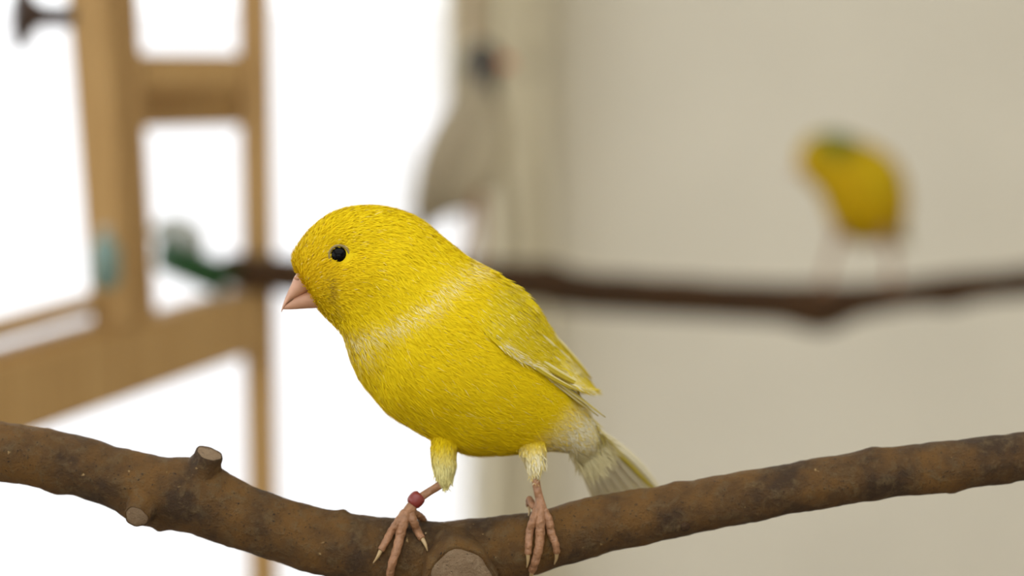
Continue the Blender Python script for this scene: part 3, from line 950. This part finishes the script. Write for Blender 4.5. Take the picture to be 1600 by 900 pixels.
def fi_col(x, y, uu):
    c = np.tile(np.array([0.46, 0.385, 0.26]), (len(x), 1))
    fr_ = sstep(10, 55, (x-735)*0.93 + (y-180)*0.38 - (y-180)*-0.05)
    c = lerp(c, np.array([0.60, 0.52, 0.36]), fr_*sstep(0.3, 0.45, uu))
    c = lerp(c, np.array([0.12, 0.108, 0.09]), sstep(0.42, 0.32, uu))
    return c
fiw = lambda x, y, uu: np.tile(np.array([0.40, 0.33, 0.22]), (len(x), 1))
DF = D2 - 0.118
far_bird('finch', 'out-of-focus grey beige finch with dark grey head and orange bill, upright on the far branch', 
    [(782, 84, 782, 108, 10, -6), (769, 70, 779, 122, 24, -5), (747, 66, 777, 134, 32, -3), (727, 82, 777, 146, 34, 0), (716, 112, 783, 162, 37, 2),
     (704, 152, 790, 190, 42, 4), (680, 194, 792, 236, 49, 6), (660, 236, 774, 284, 49, 8), (650, 276, 742, 318, 40, 12), (647, 310, 704, 336, 26, 18), (648, 336, 678, 350, 13, 24)],
    DF, fi_col, [[(774, 84, 776, 112, 13, -6), (786, 88, 786, 108, 9, -8), (797, 94, 797, 103, 4, -9), (803, 99, 803, 100, 0.5, -9)]], M_ORANGE,
    [(764, 93, 4.5, False), (764, 93, 4.5, True)],
    [[(742, 296, -8, 12), (750, 330, -10, 6), (752, 370, -10, 4.2), (746, 410, -18, 4.6)], [(722, 302, 10, 12), (735, 335, 8, 6), (728, 372, 4, 4.2), (716, 412, -16, 4.6)]],
    [[(668+4*i, 328+4*i, 20), (656+5*i, 352+4*i, 34), (646+6*i, 382+4*i, 48)] for i in range(-1, 3)],
    [[(712, 150, 745, 170, 5, -34), (688, 190, 742, 220, 8, -42), (664, 240, 716, 268, 8, -38), (648, 290, 680, 308, 6, -20), (642, 330, 654, 340, 2, 0)],
     [(712, 150, 745, 170, 5, 40), (688, 190, 742, 220, 8, 54), (664, 240, 716, 268, 8, 56), (648, 290, 680, 308, 6, 46), (642, 330, 654, 340, 2, 40)]],
    bvh_b2, (735, 415), fiw, (0.30, 0.26, 0.2))

# hanging ochre stick above the finch
hs = thing('hanging_stick', P(735, 62, 1.86), 'ochre wooden stick hanging upright behind the finch', 'stick')
a_, b_ = P(736, 66, 1.86), P(736, 66, 1.86) + np.array([0, 0, 0.9])
v_, f_ = tube([a_, a_*0.5+b_*0.5, b_], [0.0055, 0.0052, 0.005], 12, 0.0004, 80); mesh_obj('stick', v_, f_, M_PINE, hs)
v_, f_ = tube([b_-np.array([0, 0, 0.01]), np.array([b_[0], b_[1], RH])], [0.0012, 0.0012], 6); mesh_obj('cord', v_, f_, M_KNOB, hs)

# ------------------------------------------------------------------ feeder and drinker
fd = thing('seed_feeder', P(300, 440, 1.45), 'dark green feeder trough with grey hood at the end of the far branch', 'feeder')
k = 1.40/FPX
c0 = P(304, 414, 1.395)
axd = Vector(RIGHT*1.0 - UP*0.42).normalized(); upd = Vector(UP*1.0 + RIGHT*0.42).normalized(); bk_ = axd.cross(upd)
def bowl(name, prof, mat, a, b, cc, closed_top=False):
    V = []
    n = 36
    for (h, s) in prof:
        for j in range(n):
            t = 2*math.pi*j/n
            ex = 2/2.8
            cx = math.copysign(abs(math.cos(t))**ex, math.cos(t)); sy = math.copysign(abs(math.sin(t))**ex, math.sin(t))
            V.append(tuple(Vector(cc) + axd*(a*s*cx) + bk_*(b*s*sy) + upd*h))
    o = mesh_obj(name, V, grid_faces(len(prof), n), mat, fd); fix_normals(o); return o
bowl('trough', [(-28*k, 0.74), (-25*k, 0.84), (0, 0.95), (18*k, 1.0), (21*k, 1.04), (21*k, 0.98), (14*k, 0.9), (-22*k, 0.78)], M_GREEN, 66*k, 40*k, c0)
c1 = P(276, 379, 1.40)
bowl('hood', [(-6*k, 1.0), (8*k, 0.98), (22*k, 0.86), (34*k, 0.6), (40*k, 0.28), (41*k, 0.04)], M_HOOD, 44*k, 30*k, c1)
v_, f_ = tube([P(345, 424, 1.395), P(372, 421, 1.40)], [6*k, 6*k], 10); mesh_obj('clip', v_, f_, M_GREEN, fd)

wb = thing('water_bottle', P(166, 455, 1.262), 'small teal water bottle hung on the aviary door stile', 'bottle')
k = 1.26/FPX
lathe('bottle', [(0, 12*k), (4*k, 17*k), (14*k, 23*k), (60*k, 23*k), (70*k, 20*k), (78*k, 11*k), (88*k, 8*k)], P(166, 452, 1.262), (0, 0, 1), M_TEAL, wb)
lathe('cap', [(86*k, 9.5*k), (88*k, 10*k), (96*k, 10*k), (98*k, 9*k)], P(166, 452, 1.262), (0, 0, 1), M_HOOD, wb)
v_, f_ = tube([P(166, 380, 1.262), P(168, 379, 1.30)], [3*k, 3*k], 8); mesh_obj('hook', v_, f_, M_KNOB, wb)
